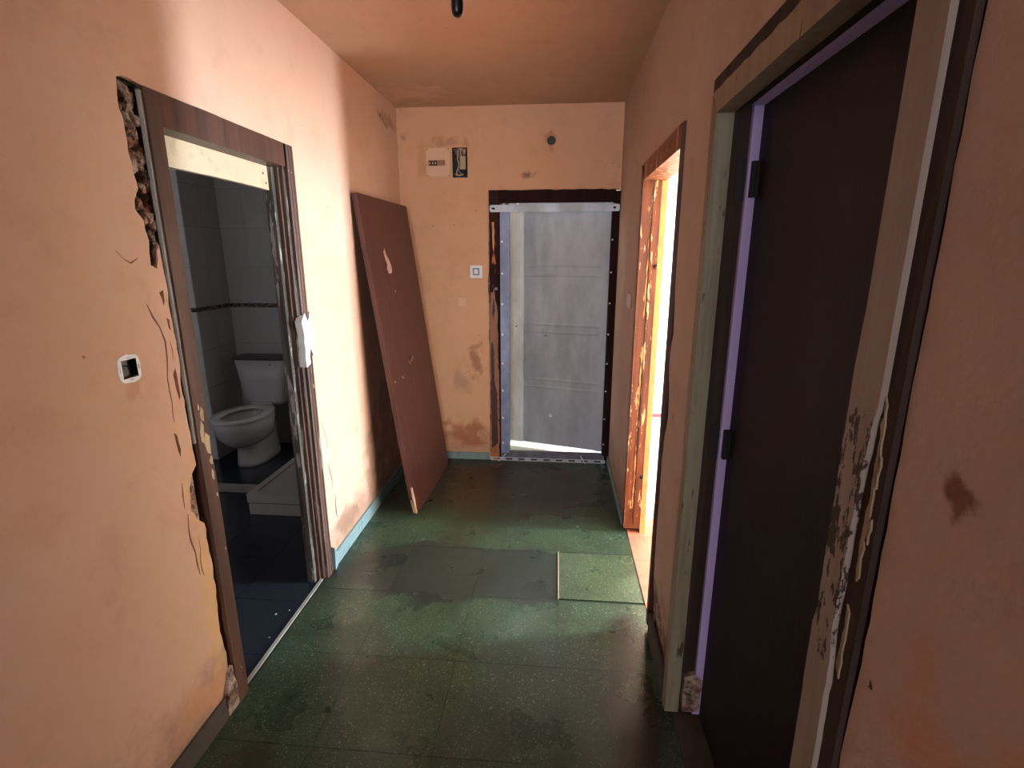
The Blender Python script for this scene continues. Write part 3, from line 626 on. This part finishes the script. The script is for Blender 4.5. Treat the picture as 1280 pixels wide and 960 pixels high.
# perforated straps
def strap(x0, x1, z0, z1, slots, y, label, tilt=0.0):
    th = thing('perforated_strap', label, 'metal strap', ((x0 + x1) / 2, y, (z0 + z1) / 2))
    hs = []
    for s0, s1 in slots: hs.append([(s0, (z0 + z1) / 2 - .007), (s1, (z0 + z1) / 2 - .007), (s1 + .005, (z0 + z1) / 2), (s1, (z0 + z1) / 2 + .007), (s0, (z0 + z1) / 2 + .007), (s0 - .005, (z0 + z1) / 2)])
    c = .008
    MB().sheet([(x0 + c, z0), (x1 - c, z0 + tilt), (x1, z0 + c + tilt), (x1, z1 - c + tilt), (x1 - c, z1 + tilt), (x0 + c, z1), (x0, z1 - c), (x0, z0 + c)], hs, fY, y - .002, y + .002, True).build('strap_bar', m_galv, th)
    return th
st1 = strap(-0.482, 0.4175, 1.865, 1.913, [(-0.466, -0.448), (0.375, 0.390)], YF - 0.018, 'long steel strap screwed across the top of the far doorway')
MB().cyl((0.383, YF - 0.027, 1.889), (0.383, YF - 0.0205, 1.889), .009, 6).build('bolt_head', m_dark_iron, st1)
st2 = strap(-0.498, 0.398, 0.003, 0.032, [(-0.47 + i * 0.098, -0.425 + i * 0.098) for i in range(9)], YF - 0.022, 'slotted steel strap lying along the foot of the far doorway')
for i, (xw, dx) in enumerate(((-0.402, 0.03), (0.225, -0.02))):
    m = MB().tube([(xw + dx, YF - .027, 0.065), (xw, YF - .034, 0.03), (xw - dx, YF - .045, 0.006)], 0.0035, 6)
    o = m.build('tie_wire', m_galv_bright)
    tag(o, ['bent wire tie at the left end of the bottom steel strap', 'bent wire tie toward the right end of the bottom steel strap'][i], 'wire')
# landing beyond
S(MB().box(-1.2, 1.3, YF + FT + 0.0005, 5.6, -0.06, 0.0).build('floor_landing', m_landing))
S(MB().box(-1.2, 1.3, 5.6, 5.7, -0.06, H).build('wall_landing_far', m_roomwall))
S(MB().box(-1.2, -1.1, YF + FT + .24, 5.6, 0.0, H).build('wall_landing_left', m_roomwall))
S(MB().box(1.2, 1.3, YF + FT + .05, 5.6, 0.0, H).build('wall_landing_right', m_roomwall))
S(MB().box(-1.2, 1.3, YF + FT + .021, 5.7, H, H + .1).build('ceiling_landing', m_roomwall))

# ================================================================== SUNLIT ROOM beyond door_3
rf = S(MB().box(RX0 + .0005, 3.4, 1.75, 2.95, -0.06, -0.006).build('floor_sunlit_room', m_grout))
for i in range(10):
    for j in range(5):
        x0 = 0.436 + i * 0.29; y0 = 1.76 + j * 0.235
        if x0 < 0.54:
            if not (1.90 < y0 < 2.75): continue
        MB().box(x0 + .001, min(x0 + .289, 3.30), y0 + .001, y0 + .234, -0.006, random.uniform(0.0, 0.0008)).build('terracotta_tile', m_terra, rf)
MB().box(0.437, 0.536, 2.702, 2.744, -0.006, 0.0).build('terracotta_tile', m_terra, rf)
S(MB().box(RX1 + .0005, 3.4, 2.93, 3.03, -0.06, H).build('wall_sunlit_far', m_roomwall))
S(MB().box(RX1 + .0005, 3.4, 1.65, 1.75, -0.06, H).build('wall_sunlit_near', m_roomwall))
wsr = MB(); wsr.box(3.3, 3.4, 1.75, 2.34, -0.06, H); wsr.box(3.3, 3.4, 2.79, 2.93, -0.06, H); wsr.box(3.3, 3.4, 2.34, 2.79, 2.28, H); wsr.box(3.3, 3.4, 2.34, 2.79, -0.06, 0.06)
S(wsr.build('wall_sunlit_right', m_roomwall))
S(MB().box(RX1 + .0055, 3.4, 1.65, 3.03, H, H + .1).build('ceiling_sunlit_room', m_roomwall))
# painted room-side reveal of the doorway
rv = struct_empty('trim_1')
bx(0.5055, 0.5345, 2.7435, 2.811, 0.0, 2.02).build('reveal', m_orange, rv, label='orange painted reveal edge')
t2 = S(MB().box(0.56, 3.29, 2.915, 2.9295, 0.655, 0.675).build('trim_2', simple('pinkish_rail', (96, 52, 72), rough=0.5)))
sk = struct_empty('baseboard_sunlit_room')
for i in range(6): MB().box(0.556 + i * .4, 0.555 + (i + 1) * .4, 2.918, 2.9295, 0.001, 0.07).build('skirting_tile', m_marble, sk)
# closing wall behind the shut leaf
S(MB().box(0.5605, 0.66, 0.5, 1.649, -0.06, H).build('wall_behind_door', m_dim))

# ================================================================== LOOSE OBJECTS
# leaning door: foot at (-.844,2.837), tilted against the left wall
LD = thing('loose_door', 'reddish-brown veneered door leaf leaning against the left wall in the far corner', 'door', (-0.842, 2.837, 0.0))
A = Vector((-0.842, 2.837, 0.001)); B = Vector((-0.811, 3.677, 0.001)); C = Vector((-1.0855, 2.828, 1.899))
ey = (B - A).normalized(); ez = (C - A); ez = (ez - ey * ez.dot(ey)).normalized(); ex = ey.cross(ez)
LD.rotation_mode = 'QUATERNION'
DM = Matrix((ex, ey, ez)).transposed().to_4x4(); LD.rotation_quaternion = DM.to_quaternion(); LD.location = A
DW, DH, DT = 0.830, 1.915, 0.030
def dchild(m, name, mat, label=None, bevel=0):
    o = bpy.data.objects.new(name, m.mesh(name, mat)); COL.objects.link(o); o.parent = LD
    if label: o['label'] = label
    if bevel: md = o.modifiers.new('bevel', 'BEVEL'); md.width = bevel; md.segments = 2
    return o
body = [(0.0, 0.13), (0.0, 1.0), (0.0, DH), (DW, DH), (DW, 0.0), (0.10, 0.0)] + jag([(0.07, 0.0), (0.03, 0.03), (0.012, 0.08)], 0.004, 0.02)
dchild(MB().prism(body, lambda a, b, t: (t, a, b), -DT, 0.0), 'door_panel', m_leaf)
for k, (a, b, l, w_) in enumerate(((0.000, 0.012, 0.175, .018), (0.020, 0.004, 0.13, .018), (0.042, 0.0, 0.085, .020), (0.010, 0.012, 0.14, .016))):
    dchild(MB().prism([(a, b + l), (a - w_ * .2, b + l * .6), (a + w_ * .3, b), (a + w_ * .7, b + .005), (a + w_, b + l * .5), (a + w_ * .7, b + l)], lambda p, q, t: (t, p, q), -0.006 - 0.006 * k, 0.003 - .006 * k), 'splinter', m_leaf_edge, 'raw splintered corner')
dchild(MB().prism(jag([(0.235, 1.605), (0.262, 1.625), (0.278, 1.585), (0.312, 1.555), (0.330, 1.52), (0.320, 1.475), (0.270, 1.475), (0.250, 1.50), (0.268, 1.53), (0.245, 1.56)], 0.003, 0.015, True), lambda a, b, t: (t, a, b), 0.0002, 0.0015), 'torn_veneer', simple('torn_veneer_pale', (196, 158, 150), (160, 116, 104), 50, 0.7, 0.8), 'pale torn patch of veneer')
for a, b, r in ((0.325, 1.365, .007), (0.36, 0.905, .010), (0.40, 0.915, .011), (0.43, 0.925, .009), (0.19, 0.845, .008), (0.05, 0.845, .008)):
    dchild(MB().prism(jag(circ(a, b, r, 8, r * .3), 0.001, 0.05, True), lambda p, q, t: (t, p, q), 0.0002, 0.0014), 'screw_mark', m_bare)
dchild(MB().cyl((0.0002, 0.385, 0.93), (0.0012, 0.385, 0.93), 0.014, 12), 'lock_hole', m_dark_iron)

# wall switch with frame
def plate(name, label, x, z, s_, mat):
    t = thing(name, label, 'light switch', (x, YF, z))
    MB().box(x - s_ / 2, x + s_ / 2, YF - 0.009, YF - 0.0003, z - s_ / 2, z + s_ / 2).build('switch_plate', mat, t, bevel=0.004)
    return t
t = plate('light_switch', 'white square switch with grey-blue rocker beside the far door', -0.588, 1.455, 0.092, m_whitepl)
MB().sheet(rect(-0.612, -0.564, 1.431, 1.481), [rect(-0.604, -0.572, 1.439, 1.473)], fY, YF - 0.0115, YF - 0.0088, True).build('rocker_frame', m_bluegrey, t)
MB().box(-0.603, -0.573, YF - 0.0135, YF - 0.009, 1.440, 1.472).build('rocker', m_whitepl, t, bevel=0.002)
t = plate('light_switch', 'small cream switch without surround, below the white one', -0.695, 1.238, 0.070, m_creampl)
MB().box(-0.712, -0.676, YF - 0.0125, YF - 0.009, 1.220, 1.258).build('rocker', m_creampl, t, bevel=0.002)
t = thing('light_switch', 'flat cream switch on the right wall between the bright doorway and far corner', 'light switch', (XR, 3.04, 1.32))
MB().box(XR - .016, XR - .0003, 3.0, 3.08, 1.278, 1.362).build('switch_plate', m_greypl, t, bevel=0.004)
MB().box(XR - .020, XR - .016, 3.02, 3.06, 1.29, 1.35).build('rocker', m_greypl, t, bevel=0.001)
# open flush box with metal-white mounting ring
t = thing('socket_mount', 'white mounting ring around an open black wall box left of the bathroom door', 'wall box', (XL, 1.236, 1.281))
ring = []
for i in range(32):
    a = 2 * math.pi * i / 32; r = 0.0375 + 0.0035 * math.cos(4 * a + math.pi) + (0.002 if i % 8 < 2 else 0)
    ring.append((1.236 + r * math.cos(a), 1.281 + r * 1.05 * math.sin(a)))
q = 0.0245
MB().sheet(ring, [rect(1.236 - q, 1.236 + q, 1.281 - q, 1.281 + q), rect(1.2045, 1.2070, 1.275, 1.288), rect(1.2650, 1.2675, 1.275, 1.288), rect(1.230, 1.243, 1.3090, 1.3110), rect(1.230, 1.243, 1.2510, 1.2530)], fX, XL + 0.0035, XL + 0.0004, True).build('mounting_ring', m_whitepl, t)
bxm = MB()
bxm.box(-1.1395, -1.1385, 1.236 - q, 1.236 + q, 1.281 - q, 1.281 + q)
for a in (-1, 1):
    bxm.box(-1.1385, XL + .003, 1.236 + a * q - .0006, 1.236 + a * q + .0006, 1.281 - q, 1.281 + q)
    bxm.box(-1.1385, XL + .003, 1.236 - q, 1.236 + q, 1.281 + a * q - .0006, 1.281 + a * q + .0006)
bxm.build('box_lining', m_blackpl, t)
MB().tube([(-1.137, 1.232, 1.290), (-1.130, 1.238, 1.286), (-1.127, 1.245, 1.276)], .0016, 6).build('wire_end', m_dark_iron, t)
# fuse box
t = thing('fuse_box', 'flush fuse box with yellowed cover and open breaker window on far wall', 'fuse box', (-0.843, YF, 2.197))
MB().sheet(rect(-0.925, -0.760, 2.105, 2.290), [rect(-0.912, -0.792, 2.176, 2.212)], fY, YF - 0.006, YF + 0.002).build('cover', m_fusepl, t)
MB().box(-0.918, -0.768, YF + .0105, YF + .0118, 2.113, 2.281).build('back_plate', m_fusepl, t)
for k in range(3):
    x = -0.908 + k * 0.020
    br = MB().box(x, x + .017, YF - 0.0045, YF + .0095, 2.178, 2.210).build('breaker', [m_brown, m_brown, m_dark_iron][k], t)
    MB().box(x + .005, x + .012, YF - .0095, YF - 0.0046, 2.186, 2.200).build('toggle', m_creampl, br)
MB().box(-0.846, -0.790, YF + .002, YF + .0095, 2.174, 2.214).build('blank_strip', m_bare_far, t)
for x in (-0.918, -0.768):
    for z_ in (2.112, 2.283): MB().cyl((x, YF - .0075, z_), (x, YF - .006, z_), .004, 8).build('screw', m_brown, t)
# open recess with wires
t = thing('junction_box', 'open junction recess with loose cables and white connector right of the fuse box', 'junction box', (-0.689, YF, 2.195))
jb = MB()
jb.box(-0.741, -0.637, YF + .0105, YF + .0118, 2.099, 2.291)
for x0, x1, z0, z1 in ((-.741, -.739, 2.099, 2.291), (-.639, -.637, 2.099, 2.291), (-.739, -.639, 2.099, 2.101), (-.739, -.639, 2.289, 2.291)): jb.box(x0, x1, YF - .003, YF + .0105, z0, z1)
jb.build('recess_box', m_dark_iron, t)
MB().box(-0.688, -0.648, YF - .008, YF + .006, 2.150, 2.235).build('connector_block', m_bare, t, bevel=.003)
MB().prism(jag([(-.735, 2.286), (-.645, 2.286), (-.650, 2.24), (-.690, 2.225), (-.715, 2.25)], .003, .02, True), fY, YF - .002, YF + .010).build('mortar_lump', m_core, t)
for k, pts in enumerate([[(-.70, 2.28), (-.705, 2.22), (-.695, 2.18), (-.715, 2.13), (-.70, 2.108)], [(-.68, 2.28), (-.685, 2.25), (-.675, 2.235)], [(-.69, 2.17), (-.70, 2.14), (-.68, 2.12), (-.66, 2.115)], [(-.66, 2.15), (-.652, 2.13), (-.665, 2.108)], [(-.725, 2.12), (-.70, 2.112), (-.665, 2.118)]]):
    MB().tube([(x, YF - .001 + .002 * (k % 3), z_) for x, z_ in pts], .0045, 6).build('loose_cable', [m_bare, m_creampl, m_wire, m_dark_iron, m_bare][k], t)
# pendant stub hanging from the ceiling
t = thing('pendant_holder', 'black cylindrical lamp cable end hanging from the ceiling at top centre', 'lamp holder', (-0.235, 1.30, H))
hd = MB(); rr = .0135; rings = []
for z_, r in ((2.26, .006), (2.255, rr), (2.105, rr), (2.097, rr * .9), (2.091, rr * .7), (2.088, rr * .35)): rings.append([(-0.2345 + r * math.cos(2 * math.pi * i / 20), 1.30 + r * math.sin(2 * math.pi * i / 20), z_) for i in range(20)])
hd.loft(rings); hd.build('holder', m_blackpl, t, smooth=True)
MB().cyl((-0.2345, 1.30, 2.26), (-0.2345, 1.30, H - .02), .004, 8).build('cable', m_blackpl, t)
MB().cyl((-0.2345, 1.30, H - .025), (-0.2345, 1.30, H - .0005), .04, 20, .045).build('ceiling_rose', m_blackpl, t)
# conduit stub / pipe at jamb foot
